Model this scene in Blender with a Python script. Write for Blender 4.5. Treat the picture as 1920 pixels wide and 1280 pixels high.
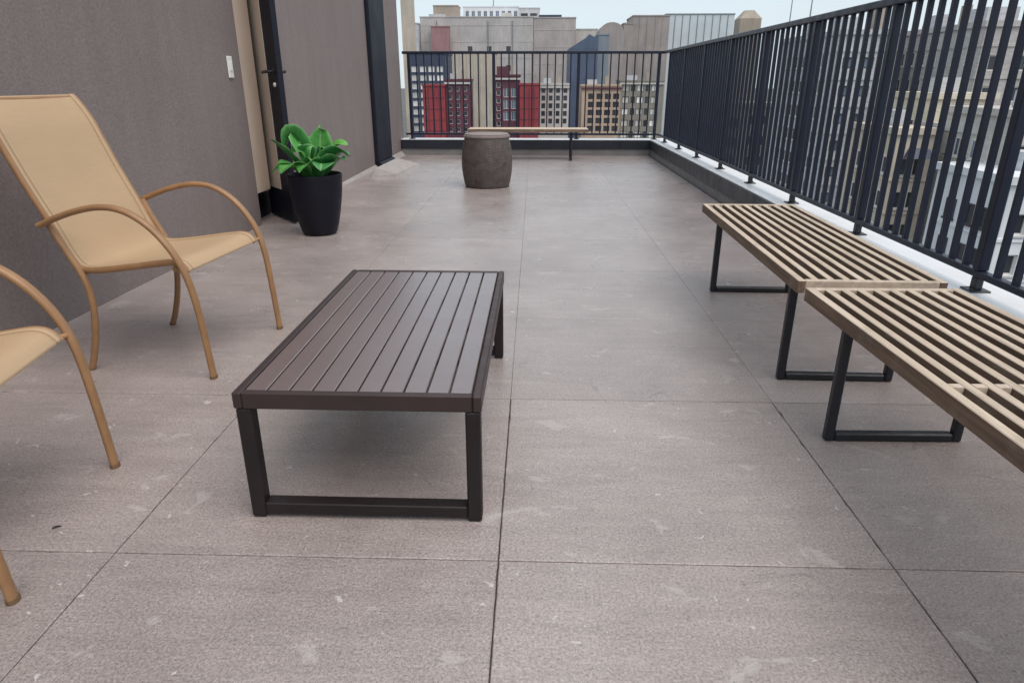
import bpy, math, random
from mathutils import Vector, Matrix
random.seed(7)
S = bpy.context.scene
for o in list(bpy.data.objects): bpy.data.objects.remove(o)
col = S.collection
R = math.radians

# ------------------------------------------------------------------ camera
cd = bpy.data.cameras.new('camera'); cam = bpy.data.objects.new('camera', cd); col.objects.link(cam)
cam.location = (0, 0, 1.15)
cam.rotation_euler = (R(90 - 21.156), 0, R(1.8215))
cd.sensor_width = 36; cd.lens = 23.644; cd.clip_end = 6000; cd.clip_start = 0.02
S.camera = cam
# ------------------------------------------------------------------ sky and sun (soft, hazy overcast)
SUN_EL, SUN_AZ = 60, 138            # azimuth from +Y towards +X
W = bpy.data.worlds.new('World'); S.world = W; W.use_nodes = True
nt = W.node_tree; nt.nodes.clear()
wo = nt.nodes.new('ShaderNodeOutputWorld'); bg = nt.nodes.new('ShaderNodeBackground')
sky = nt.nodes.new('ShaderNodeTexSky'); sky.sky_type = 'NISHITA'; sky.sun_disc = False
sky.sun_elevation = R(SUN_EL); sky.sun_rotation = R(SUN_AZ)
sky.air_density = 1.0; sky.dust_density = 1.0; sky.ozone_density = 1.5; sky.altitude = 50
hs = nt.nodes.new('ShaderNodeHueSaturation'); hs.inputs['Saturation'].default_value = 0.6
gm = nt.nodes.new('ShaderNodeGamma'); gm.inputs[1].default_value = .12      # thin overcast evens the sky out
nt.links.new(sky.outputs[0], hs.inputs['Color']); nt.links.new(hs.outputs[0], gm.inputs[0]); tn = nt.nodes.new('ShaderNodeMix'); tn.data_type = 'RGBA'; tn.blend_type = 'MULTIPLY'; tn.inputs[0].default_value = 1; tn.inputs[7].default_value = (.885, 1.0, 1.075, 1)
tc = nt.nodes.new('ShaderNodeTexCoord'); mpn = nt.nodes.new('ShaderNodeMapping'); mpn.inputs['Scale'].default_value = (1, 1, 3.5)
cn = nt.nodes.new('ShaderNodeTexNoise'); cn.inputs['Scale'].default_value = 3.0; cn.inputs['Detail'].default_value = 6; cn.inputs['Roughness'].default_value = .55
cr_ = nt.nodes.new('ShaderNodeMapRange'); cr_.inputs[1].default_value = .42; cr_.inputs[2].default_value = .68; cr_.inputs[4].default_value = .6
cw = nt.nodes.new('ShaderNodeMix'); cw.data_type = 'RGBA'; cw.inputs[7].default_value = (1.20, 1.16, 1.13, 1)        # thin cloud
nt.links.new(tc.outputs['Generated'], mpn.inputs[0]); nt.links.new(mpn.outputs[0], cn.inputs['Vector']); nt.links.new(cn.outputs['Fac'], cr_.inputs[0])
nt.links.new(cr_.outputs[0], cw.inputs[0]); nt.links.new(gm.outputs[0], cw.inputs[6]); nt.links.new(cw.outputs[2], tn.inputs[6]); nt.links.new(tn.outputs[2], bg.inputs[0])
bg.inputs[1].default_value = 0.145
nt.links.new(bg.outputs[0], wo.inputs[0])
sl = bpy.data.lights.new('sun', 'SUN'); sun = bpy.data.objects.new('sun', sl); col.objects.link(sun)
sl.energy = .5; sl.angle = R(50); sl.color = (1.0, 0.90, 0.81)
sd = Vector((math.sin(R(SUN_AZ)) * math.cos(R(SUN_EL)), math.cos(R(SUN_AZ)) * math.cos(R(SUN_EL)), math.sin(R(SUN_EL))))
sun.rotation_euler = (-sd).to_track_quat('-Z', 'Y').to_euler()
sun.location = (5, -5, 12)
vs = S.view_settings; vs.view_transform = 'Standard'; vs.look = 'None'; vs.gamma = 1; vs.exposure = 2.28
vs.use_curve_mapping = False

# ------------------------------------------------------------------ helpers
class MB:
    def __init__(s): s.v = []; s.f = []
    def add(s, vs, fs):
        n = len(s.v); s.v += [tuple(v) for v in vs]; s.f += [tuple(i + n for i in f) for f in fs]; return s
    def box(s, x0, x1, y0, y1, z0, z1, b=0.0):
        if b <= 0:
            return s.add([(x0,y0,z0),(x1,y0,z0),(x1,y1,z0),(x0,y1,z0),(x0,y0,z1),(x1,y0,z1),(x1,y1,z1),(x0,y1,z1)],
                         [(3,2,1,0),(4,5,6,7),(0,1,5,4),(1,2,6,5),(2,3,7,6),(3,0,4,7)])
        b = min(b, (x1-x0)*.45, (y1-y0)*.45, (z1-z0)*.45)
        V = []; idx = {}
        for sx in (0,1):
            for sy in (0,1):
                for sz in (0,1):
                    X = (x0,x1)[sx]; Y = (y0,y1)[sy]; Z = (z0,z1)[sz]
                    dx = b if sx == 0 else -b; dy = b if sy == 0 else -b; dz = b if sz == 0 else -b
                    idx[sx,sy,sz,'x'] = len(V); V.append((X, Y+dy, Z+dz))
                    idx[sx,sy,sz,'y'] = len(V); V.append((X+dx, Y, Z+dz))
                    idx[sx,sy,sz,'z'] = len(V); V.append((X+dx, Y+dy, Z))
        F = []
        def q(a): F.append(tuple(idx[k] for k in a))
        for s0 in (0,1):
            q([(s0,0,0,'x'),(s0,1,0,'x'),(s0,1,1,'x'),(s0,0,1,'x')][::(-1 if s0 == 0 else 1)])
            q([(0,s0,0,'y'),(1,s0,0,'y'),(1,s0,1,'y'),(0,s0,1,'y')][::(1 if s0 == 0 else -1)])
            q([(0,0,s0,'z'),(1,0,s0,'z'),(1,1,s0,'z'),(0,1,s0,'z')][::(-1 if s0 == 0 else 1)])
        for a in (0,1):
            for c in (0,1):
                q([(0,a,c,'y'),(1,a,c,'y'),(1,a,c,'z'),(0,a,c,'z')][::(1 if a != c else -1) * (1 if True else 1)])
                q([(a,0,c,'x'),(a,1,c,'x'),(a,1,c,'z'),(a,0,c,'z')][::(1 if a == c else -1)])
                q([(a,c,0,'x'),(a,c,1,'x'),(a,c,1,'y'),(a,c,0,'y')][::(1 if a != c else -1)])
        for sx in (0,1):
            for sy in (0,1):
                for sz in (0,1):
                    t = [(sx,sy,sz,'x'),(sx,sy,sz,'y'),(sx,sy,sz,'z')]
                    q(t if (sx+sy+sz) % 2 else t[::-1])
        return s.add(V, F)
    def tube(s, pts, ra, rb=None, n=10, side=None, cap=True):
        """sweep an oval along pts; ra = radius along 'side', rb = across"""
        rb = rb or ra; P = [Vector(p) for p in pts]; m = len(P); side = Vector(side) if side else None
        V = []; prev = None
        for i in range(m):
            t = (P[min(i+1,m-1)] - P[max(i-1,0)]).normalized()
            if side is not None: a = (side - t*side.dot(t)).normalized()
            else:
                if prev is None:
                    prev = Vector((0,0,1)) if abs(t.z) < .9 else Vector((1,0,0))
                a = (prev - t*prev.dot(t)).normalized(); prev = a
            b = t.cross(a)
            for k in range(n):
                w = 2*math.pi*k/n; V.append(P[i] + a*(ra*math.cos(w)) + b*(rb*math.sin(w)))
        F = [(i*n+k, i*n+(k+1)%n, (i+1)*n+(k+1)%n, (i+1)*n+k) for i in range(m-1) for k in range(n)]
        if cap: F += [tuple(range(n))[::-1], tuple((m-1)*n+k for k in range(n))]
        return s.add(V, F)
    def lathe(s, prof, n=48, c=(0,0), capb=True, capt=True):
        V = [(c[0]+r*math.cos(2*math.pi*k/n), c[1]+r*math.sin(2*math.pi*k/n), z) for r, z in prof for k in range(n)]
        m = len(prof)
        F = [(i*n+k, i*n+(k+1)%n, (i+1)*n+(k+1)%n, (i+1)*n+k) for i in range(m-1) for k in range(n)]
        if capb: F.append(tuple(range(n))[::-1])
        if capt: F.append(tuple((m-1)*n+k for k in range(n)))
        return s.add(V, F)
    def mesh(s, name, mat, smooth=False):
        me = bpy.data.meshes.new(name); me.from_pydata(s.v, [], s.f); me.update()
        import bmesh
        bm = bmesh.new(); bm.from_mesh(me); bmesh.ops.recalc_face_normals(bm, faces=bm.faces); bm.to_mesh(me); bm.free()
        me.materials.append(mat)
        if smooth:
            me.polygons.foreach_set('use_smooth', [True]*len(me.polygons))
            me.set_sharp_from_angle(angle=R(40))
        return me
    def build(s, name, mat, parent=None, smooth=False, loc=(0,0,0), rz=0):
        return put(name, s.mesh(name, mat, smooth), parent, loc, rz)
def put(name, me, parent=None, loc=(0,0,0), rz=0):
    o = bpy.data.objects.new(name, me); col.objects.link(o); o.location = loc; o.rotation_euler = (0,0,rz)
    if parent: o.parent = parent
    return o
def thing(name, label, cat, loc=(0,0,0), rz=0, group=None):
    return tag(put(name, None, None, loc, rz), label, cat, group)
def tag(o, label, cat, group=None):
    o['label'] = label; o['category'] = cat
    if group: o['group'] = group
    return o
def smoothpath(pts, n=6):
    P = [Vector(p) for p in pts]; P = [2*P[0]-P[1]] + P + [2*P[-1]-P[-2]]; out = []
    for i in range(1, len(P)-2):
        a, b, c, d = P[i-1:i+3]
        for k in range(n):
            t = k/n
            out.append(.5*((2*b) + (c-a)*t + (2*a-5*b+4*c-d)*t*t + (3*b-a-3*c+d)*t**3))
    out.append(P[-2]); return out

# ------------------------------------------------------------------ materials
class NT:
    def __init__(s, name):
        s.m = bpy.data.materials.new(name); s.m.use_nodes = True; s.t = s.m.node_tree
        s.b = s.t.nodes['Principled BSDF']; s._pos = None
    def n(s, typ, **kw):
        nd = s.t.nodes.new('ShaderNode' + typ)
        for k, v in kw.items(): setattr(nd, k, v)
        return nd
    def l(s, a, b): s.t.links.new(a, b)
    def pos(s, scale=(1,1,1), rot=(0,0,0), kind='world'):
        if kind == 'world': src = s.n('NewGeometry').outputs['Position']
        else: src = s.n('TexCoord').outputs['Object']
        mp = s.n('Mapping'); mp.inputs['Scale'].default_value = scale; mp.inputs['Rotation'].default_value = rot
        s.l(src, mp.inputs[0]); return mp.outputs[0]
    def noise(s, vec, scale, detail=4, rough=.55, dist=0):
        nd = s.n('TexNoise'); nd.inputs['Scale'].default_value = scale; nd.inputs['Detail'].default_value = detail
        nd.inputs['Roughness'].default_value = rough; nd.inputs['Distortion'].default_value = dist
        s.l(vec, nd.inputs['Vector']); return nd.outputs['Fac']
    def ramp(s, fac, stops):
        r = s.n('ValToRGB'); e = r.color_ramp.elements
        while len(e) < len(stops): e.new(.5)
        for i, (p, c) in enumerate(stops):
            e[i].position = p; e[i].color = (c if len(c) == 4 else (*c, 1)) if hasattr(c, '__len__') else (c, c, c, 1)
        s.l(fac, r.inputs[0]); return r.outputs[0]
    def mix(s, fac, a, b, mode='MIX'):
        m = s.n('Mix', data_type='RGBA', blend_type=mode)
        for sock, v in ((m.inputs[0], fac), (m.inputs[6], a), (m.inputs[7], b)):
            if hasattr(v, 'is_linked'): s.l(v, sock)
            elif hasattr(v, '__len__'): sock.default_value = (*v, 1)[:4]
            else: sock.default_value = v
        return m.outputs[2]
    def math(s, op, a, b=None):
        m = s.n('Math', operation=op)
        for sock, v in ((m.inputs[0], a), (m.inputs[1], b)):
            if v is None: continue
            if hasattr(v, 'is_linked'): s.l(v, sock)
            else: sock.default_value = v
        return m.outputs[0]
    def bump(s, h, strength=.3, dist=.002):
        b = s.n('Bump'); b.inputs['Strength'].default_value = strength; b.inputs['Distance'].default_value = dist
        s.l(h, b.inputs['Height']); s.l(b.outputs[0], s.b.inputs['Normal'])
    def col(s, c): s.l(c, s.b.inputs['Base Color'])
    def rough(s, r):
        if hasattr(r, 'is_linked'): s.l(r, s.b.inputs['Roughness'])
        else: s.b.inputs['Roughness'].default_value = r
    def rnd(s): return s.n('ObjectInfo').outputs['Random']

def simple(name, c, rough=.5, var=.12, scale=8, metal=0, bump=0, bscale=200, kind='world', stretch=(1,1,1), spec=.5):
    k = NT(name); v = k.pos(stretch, kind=kind)
    n = k.noise(v, scale, 5)
    lo = tuple(x*(1-var) for x in c); hi = tuple(min(1, x*(1+var)) for x in c)
    k.col(k.ramp(n, [(.3, lo), (.7, hi)]))
    k.rough(k.ramp(k.noise(v, scale*2.3, 3), [(.3, max(.02, rough-.07)), (.7, min(1, rough+.07))]))
    k.b.inputs['Metallic'].default_value = metal; k.b.inputs['Specular IOR Level'].default_value = spec
    if bump: k.bump(k.noise(k.pos(kind=kind), bscale, 4, .65), bump, .003)
    return k.m

def m_floor():
    k = NT('floor_slab_concrete'); v = k.pos()
    big = k.noise(v, 1.3, 5, .68, .3)
    c = k.ramp(big, [(.25, (.285,.238,.229)), (.5, (.365,.310,.298)), (.75, (.45,.395,.382))])
    c = k.mix(k.math('MULTIPLY', k.rnd(), .22), c, (.21,.18,.175))
    st = k.noise(k.pos((1.3, 9, 1)), 2.2, 6, .65, .4)                                  # streaks left by scrubbing across the deck
    c = k.mix(.55, c, k.ramp(st, [(.33, .42), (.5, .5), (.68, .58)]), 'OVERLAY')
    fine = k.noise(v, 150, 4, .75)
    c = k.mix(.55, c, k.ramp(fine, [(.34, .10), (.5, .5), (.66, .90)]), 'OVERLAY')
    grit = k.noise(v, 75, 4, .75)
    c = k.mix(k.ramp(grit, [(.59, 0), (.66, .7)]), c, (.12,.10,.098))                # dark pits
    # pale worn and spilled patches
    w = k.noise(k.pos((1, 1.6, 1), (0,0,.4)), 5.5, 5, .6, .8)
    c = k.mix(k.ramp(w, [(.63, 0), (.645, .35), (.75, .6)]), c, (.52,.48,.47))
    w2 = k.noise(v, 23, 4, .6, .5)
    c = k.mix(k.ramp(w2, [(.68, 0), (.695, .7)]), c, (.62,.59,.58))
    # short hair cracks
    cr = k.n('TexVoronoi', feature='DISTANCE_TO_EDGE'); cr.inputs['Scale'].default_value = 3.1
    dv = k.mix(.16, k.pos(), k.n('TexNoise').outputs['Color']); k.l(dv, cr.inputs['Vector'])
    crk = k.math('MULTIPLY', k.ramp(cr.outputs['Distance'], [(0, 1), (.006, 0)]), k.ramp(k.noise(v, 2.3, 2), [(.54, 0), (.63, .4)]))
    c = k.mix(crk, c, (.08,.07,.07))
    k.col(c)
    k.rough(k.ramp(k.noise(v, 3.2, 4, .6), [(.3, .24), (.7, .42)]))
    h = k.math('ADD', k.math('MULTIPLY', fine, .5), k.math('MULTIPLY', k.noise(k.pos((1, 2.2, 1)), 48, 5, .7), 1.0))
    k.bump(h, .6, .004); k.b.inputs['Specular IOR Level'].default_value = .5
    k.b.inputs['Coat Weight'].default_value = .55; k.b.inputs['Coat Roughness'].default_value = .33; k.b.inputs['Coat IOR'].default_value = 1.5
    return k.m
def m_stucco(name, c):
    k = NT(name); v = k.pos()
    a = k.noise(v, .8, 4, .6)
    cc = k.ramp(a, [(.3, tuple(x*.93 for x in c)), (.7, tuple(x*1.06 for x in c))])
    cc = k.mix(.35, cc, k.ramp(k.noise(k.pos((3, 3, .35)), 3, 5, .6), [(.3, .42), (.7, .56)]), 'OVERLAY')
    cc = k.mix(.3, cc, k.ramp(k.noise(v, 65, 4, .75), [(.34, .25), (.66, .75)]), 'OVERLAY')
    k.col(cc); k.rough(.78)
    k.bump(k.math('ADD', k.noise(v, 60, 4, .7), k.math('MULTIPLY', k.noise(v, 9, 3), .6)), .5, .006); return k.m
def m_wood(name, c0, c1, axis='y', scale=1.0):
    k = NT(name); st = {'y': (22, 1.1, 22), 'x': (1.1, 22, 22)}[axis]
    off = k.n('VectorMath', operation='ADD'); cmb = k.n('CombineXYZ'); r = k.rnd()
    for i in range(3): k.l(k.math('MULTIPLY', r, 37.0), cmb.inputs[i])
    k.l(k.pos(st, kind='object'), off.inputs[0]); k.l(cmb.outputs[0], off.inputs[1]); v = off.outputs[0]
    g = k.noise(v, 2.4*scale, 6, .65, .6)
    c = k.ramp(g, [(.28, tuple(x*.62 for x in c0)), (.45, c0), (.72, c1)])
    c = k.mix(k.math('MULTIPLY', r, .35), c, tuple(x*.72 for x in c0))
    c = k.mix(k.ramp(k.noise(k.pos((3,3,3), kind='object'), 2.5, 4), [(.55, 0), (.75, .45)]), c, (.30,.245,.21))
    k.col(c); k.rough(.68); k.bump(g, .35, .002); return k.m
def m_sling():
    k = NT('tan_sling_fabric'); v = k.pos(kind='object')
    w1 = k.n('TexWave', wave_type='BANDS', bands_direction='X'); w1.inputs['Scale'].default_value = 150; k.l(v, w1.inputs[0])
    w2 = k.n('TexWave', wave_type='BANDS', bands_direction='Y'); w2.inputs['Scale'].default_value = 150; k.l(v, w2.inputs[0])
    wv = k.math('MULTIPLY', w1.outputs['Fac'], w2.outputs['Fac'])
    c = k.ramp(k.noise(v, 3.5, 4), [(.3, (.445,.315,.197)), (.7, (.475,.335,.21))])
    c = k.mix(.25, c, k.ramp(k.noise(k.pos((60,3,3), kind='object'), 4, 4), [(.3,.46),(.7,.54)]), 'OVERLAY')
    c = k.mix(k.math('MULTIPLY', wv, .18), c, (.36,.22,.11))
    k.col(c); k.rough(.72); k.bump(wv, .2, .001)
    k.b.inputs['Specular IOR Level'].default_value = .3; return k.m
def m_weave():
    k = NT('brown_woven_rattan'); v = k.pos(kind='object')
    n = k.noise(v, 14, 5, .6); r = k.noise(k.pos((2,2,70), kind='object'), 1.5, 3)
    c = k.ramp(n, [(.3, (.06,.048,.045)), (.7, (.115,.091,.086))])
    c = k.mix(.5, c, k.ramp(r, [(.3, .36), (.7, .62)]), 'OVERLAY')
    k.col(c); k.rough(.6); k.bump(k.noise(v, 160, 3), .25, .002); return k.m
def m_leaf():
    k = NT('green_leaf'); v = k.pos(kind='object'); r = k.rnd()
    base = k.ramp(r, [(0, (.026,.17,.045)), (.4, (.045,.26,.055)), (.7, (.12,.38,.06)), (1, (.06,.28,.09))])
    c = k.mix(.4, base, k.ramp(k.noise(v, 30, 4), [(.3, .3), (.7, .66)]), 'OVERLAY')
    c = k.mix(k.ramp(k.noise(v, 9, 2), [(.55, 0), (.7, .35)]), c, (.16,.42,.10))
    at = k.n('Attribute', attribute_name='across'); c = k.mix(k.ramp(at.outputs['Fac'], [(0, .75), (.10, .0), (.90, 0), (1, .45)]), c, (.30,.50,.20))  # pale midrib; pale rims are edge highlights painted into the colour
    vn = k.n('Attribute', attribute_name='along'); wv = k.math('SINE', k.math('MULTIPLY', k.math('ADD', vn.outputs['Fac'], k.math('MULTIPLY', at.outputs['Fac'], -.12)), 95.0))
    k.col(k.mix(k.ramp(wv, [(.6, 0), (1, .16)]), c, (.14,.34,.09))); k.rough(.5); k.bump(wv, .15, .001)
    k.b.inputs['Subsurface Weight'].default_value = 0; return k.m
def m_facade(name, c, rough=.85, brick=True, bs=1.0):
    k = NT(name); v = k.pos()
    cc = k.ramp(k.noise(v, .12, 5, .6), [(.3, tuple(x*.86 for x in c)), (.7, tuple(min(1, x*1.1) for x in c))])
    cc = k.mix(.5, cc, k.ramp(k.noise(k.pos((1,1,.15)), .8, 5, .65), [(.3, .38), (.7, .6)]), 'OVERLAY')
    if brick:
        cc = k.mix(.6, cc, k.ramp(k.noise(k.pos((.5,.5,2.5)), 2.0*bs, 3, .7), [(.3, .36), (.7, .62)]), 'OVERLAY')
    k.col(cc); k.rough(rough); return k.m
def m_glass(name, c, rough=.12):
    k = NT(name); r = k.rnd()
    k.col(k.mix(r, tuple(x*.6 for x in c), tuple(min(1, x*1.4) for x in c))); k.rough(rough); k.b.inputs['Specular IOR Level'].default_value = .6; return k.m

def coat(m, w=1.0, r=.2, ior=1.8):
    b = m.node_tree.nodes['Principled BSDF']; b.inputs['Coat Weight'].default_value = w; b.inputs['Coat Roughness'].default_value = r; b.inputs['Coat IOR'].default_value = ior; return m
M = dict(
    floor=m_floor(), joint=simple('joint_sealant', (.075,.064,.062), .9, .3, 40),  # joint: dark grey sealant between the slabs
    wall=m_stucco('taupe_stucco', (.212,.174,.169)), cove=simple('grey_cant_strip', (.33,.30,.29), .7, .1, 6),
    navy=simple('navy_black_metal', (.009,.011,.022), .6, .2, .8, spec=.3), black=simple('black_powder_coat', (.012,.014,.020), .42, .2, 12),
    rail=simple('dark_navy_rail_paint', (.011,.015,.033), .4, .2, 5, spec=.4),
    coping=simple('white_metal_coping', (.74,.75,.78), .38, .06, 3), fascia=simple('dark_curb_flashing', (.014,.018,.028), .45, .3, 3),
    curb=simple('grey_curb_coating', (.20,.19,.195), .6, .15, 4, bump=.3, bscale=60),
    tan=simple('beige_door_paint', (.60,.48,.40), .5, .05, 3), leafin=simple('grey_beige_door_paint', (.54,.46,.40), .5, .05, 3),
    white=simple('white_plastic', (.78,.77,.75), .35, .03, 10),
    table=coat(simple('brown_coated_aluminium', (.135,.088,.086), .36, .06, 3, kind='object', spec=.8), 1, .27, 1.75),
    tableleg=simple('dark_brown_coated_aluminium', (.016,.011,.012), .5, .2, 9, spec=.35), tablerail=simple('brown_coated_rail', (.040,.024,.024), .45, .15, 9, spec=.4),  # table rails: slat paint darkened, front-face shade put into the colour
    frame=simple('tan_coated_tube', (.30,.163,.078), .38, .14, 14, kind='object'),
    capm=simple('brown_foot_rubber', (.16,.095,.05), .7, .15, 20), sling=m_sling(), weave=m_weave(), leaf=m_leaf(),
    lid=simple('pinkish_grey_stool_top', (.25,.205,.20), .6, .1, 12),
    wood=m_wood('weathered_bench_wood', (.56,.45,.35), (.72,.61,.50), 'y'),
    woodshade=m_wood('bench_edge_wood', (.15,.10,.068), (.24,.165,.115), 'y'),  # bench wood darkened, with the shade between slats in its colour
    pot=simple('charcoal_planter', (.006,.006,.013), .5, .25, 7, bump=.12, bscale=120, spec=.25), soil=simple('dark_soil', (.03,.022,.016), .95, .4, 40, bump=.8, bscale=90),
    splash=simple('pale_concrete', (.36,.335,.325), .8, .15, 12, bump=.3, bscale=90),
    ground=simple('city_ground', (.10,.10,.10), .9, .3, .05), mastm=simple('grey_mast_metal', (.20,.22,.25), .5, .1, 1),
    glassd=m_glass('dark_window_glass', (.045,.052,.065)), glassb=m_glass('blue_window_glass', (.14,.18,.24)), blind=m_glass('white_window_blind', (.72,.72,.70), .5),
    wframe=simple('pale_window_frame', (.62,.60,.58), .6, .05, 1), dframe=simple('dark_window_frame', (.06,.05,.055), .5, .1, 1),
    glasswall=simple('pale_glass_cladding', (.56,.62,.66), .12, .08, .15, spec=.6),
)

# ================================================================== THE DECK
deck = put('deck_floor', None); deck['kind'] = 'structure'
MB().box(-2.9, 1.90, -1.6, 11.50, -.25, -.007).build('joint_bed', M['joint'], deck)
xs = [-2.9, -2.09, -1.085, -.08, .925, 1.885]
ys = [-1.42 + .9435*i for i in range(14)]; ys[-1] = 11.49
rs = random.Random(3)
def slab(x0, x1, y0, y1):
    N = 30; f = 1 if y0 < 2.3 else .22; g = .0012*f; bv = .0022*f
    per = []
    for (a, b) in (((x0+g,y0+g),(x1-g,y0+g)), ((x1-g,y0+g),(x1-g,y1-g)), ((x1-g,y1-g),(x0+g,y1-g)), ((x0+g,y1-g),(x0+g,y0+g))):
        nx, ny = -(b[1]-a[1]), b[0]-a[0]; L = math.hypot(nx, ny); nx /= L; ny /= L
        for k in range(N):
            t = k/N; j = f*(rs.uniform(0, .0013)) + f* (rs.uniform(.001,.004) if rs.random() < .03 else 0)
            if k == 0: j = .001
            per.append((a[0]+(b[0]-a[0])*t + nx*j, a[1]+(b[1]-a[1])*t + ny*j))
    n = len(per); cx, cy = (x0+x1)/2, (y0+y1)/2; m = MB()
    def ins(p, d): return (p[0] + (d if p[0] < cx else -d)*(1 if abs(p[0]-cx) > (x1-x0)/2-.02 else 0), p[1] + (d if p[1] < cy else -d)*(1 if abs(p[1]-cy) > (y1-y0)/2-.02 else 0))
    V = [(p[0]-cx, p[1]-cy, -.014) for p in per] + [(p[0]-cx, p[1]-cy, -.0022) for p in per]
    top = [ins(p, bv) for p in per]; V += [(p[0]-cx, p[1]-cy, 0) for p in top]
    F = [(i, (i+1)%n, n+(i+1)%n, n+i) for i in range(n)] + [(n+i, n+(i+1)%n, 2*n+(i+1)%n, 2*n+i) for i in range(n)]
    F.append(tuple(2*n+i for i in range(n)))
    m.add(V, F); return m, (cx, cy, 0)
for i in range(len(xs)-1):
    for j in range(len(ys)-1):
        m, c = slab(xs[i], xs[i+1], ys[j], ys[j+1]); m.build('floor_slab', M['floor'], deck, loc=c)

# ground far below the roof terrace
g = MB().add([(-3000,-1500,-48),(3000,-1500,-48),(3000,5000,-48),(-3000,5000,-48)], [(0,1,2,3)]).build('ground', M['ground']); g['kind'] = 'structure'
# the building the terrace sits on
blk = thing('terrace_building', 'building block carrying the roof terrace, below the deck', 'building')
MB().box(-9.0, 2.16, -3.0, 11.82, -48.0, -.26).build('wall', M['wall'], blk)

# ---- low parapet on the right and at the far end
def parapet(axis, a0, a1, inner, outer, label, joints):
    t = thing('parapet', label, 'parapet')
    def bx(m, u0, u1, d0, d1, z0, z1, b=0):
        return m.box(d0, d1, u0, u1, z0, z1, b) if axis == 'y' else m.box(u0, u1, d0, d1, z0, z1, b)
    s = 1 if outer > inner else -1
    bx(MB(), a0, a1, inner+.022, outer-.02, -.25, .236).build('core', M['curb'], t)
    bx(MB(), a0, a1, inner+.012, inner+.021, .0, .12).build('base_strip', M['curb'], t)
    seg = [a0] + joints + [a1]
    for p, q in zip(seg[:-1], seg[1:]):
        bx(MB(), p+.003, q-.003, inner-.006, inner+.011, .105, .2475, .003).build('flashing', M['fascia'], t)
        bx(MB(), p+.002, q-.002, inner+.0125, outer, .237, .254, .003).build('coping', M['coping'], t)
    return t
parapet('y', -1.5, 11.46, 1.885, 2.20, 'low dark parapet with white coping under the long right railing', [-.3, 2.0, 4.3, 7.0, 9.3])
parapet('x', -2.20, 2.20, 11.475, 11.80, 'low dark parapet with white coping across the far end of the deck', [-.6, 1.4])

# ---- railings
def railing(axis, a0, a1, at, posts, label, pitch):
    t = thing('railing', label, 'railing')
    def bx(m, u0, u1, d0, d1, z0, z1, b=0):
        return m.box(d0, d1, u0, u1, z0, z1, b) if axis == 'y' else m.box(u0, u1, d0, d1, z0, z1, b)
    bx(MB(), a0, a1, at-.028, at+.028, 1.548, 1.588, .005).build('top_rail', M['rail'], t)
    bx(MB(), a0, a1, at-.020, at+.020, .318, .350, .004).build('bottom_rail', M['rail'], t)
    def loc(u): return (at, u, 0) if axis == 'y' else (u, at, 0)
    pm = bx(MB(), -.024, .024, -.024, .024, .3505, 1.5475, .004).mesh('post', M['rail'])
    bm_ = bx(MB(), -.010, .010, -.0135, .0135, .3505, 1.5475).mesh('baluster', M['rail'])
    km = bx(bx(MB(), -.045, .045, -.045, .045, .2545, .262, .002), -.02, .02, -.018, .018, .262, .3178, .003)
    for sx in (-1, 1):
        km.lathe([(.008,.262),(.008,.269),(.004,.271)], 8, (sx*.033, sx*.03))
    km = km.mesh('bracket', M['black'])
    for p in posts:
        put('post', pm, t, loc(p)); put('bracket', km, t, loc(p))
    ed = sorted(posts)
    for p, q in zip(ed[:-1], ed[1:]):
        n = max(1, round((q-p)/pitch))
        for i in range(1, n): put('baluster', bm_, t, loc(p+(q-p)*i/n))
    return t
railing('y', -.7, 11.60, 2.03, [-.62, .60, 1.82, 3.03, 4.25, 5.40, 6.50, 7.60, 8.75, 9.87, 10.98], 'long dark railing of upright bars running along the right side', .116)
railing('x', -2.12, 2.0, 11.57, [-2.02, -.66, .69, 1.96], 'short dark railing of upright bars across the far end', .122)

# ---- the taupe wall on the left, turned very slightly
WA = math.atan(.0205)
wall = thing('stucco_wall', 'taupe stucco wall of the roof house along the left side', 'wall', (-2.375, 3.17, 0), -WA)
# local frame: x = out of the wall, y = along it; opening for the door y 2.50..3.10
D0, D1, TOP = 2.50, 3.06, 3.4
MB().box(-.35, 0, -4.6, D0, -.02, TOP, .006).build('wall_panel', M['wall'], wall)
MB().box(-.35, 0, D1, 8.58, -.02, TOP, .006).build('wall_panel', M['wall'], wall)
MB().box(-.35, -.001, D0, D1, 2.45, TOP).build('lintel', M['wall'], wall)
MB().box(-.35, -.19, D0, D1, -.02, 2.45).build('door_recess', M['navy'], wall)
MB().box(-.19, -.006, D0+.001, D0+.29, .26, 2.44, .004).build('fixed_door_panel', M['tan'], wall)
MB().box(-.19, -.13, D0, D1, -.02, .20, .006).build('threshold', M['navy'], wall)
MB().add([(0,4.3,.0),(.03,4.3,.0),(.002,4.3,.02),(0,8.57,.0),(.07,8.57,.0),(.002,8.57,.07)], [(0,1,2),(5,4,3),(1,4,5,2),(0,3,4,1),(0,2,5,3)]).build('cant_strip', M['cove'], wall)
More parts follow.
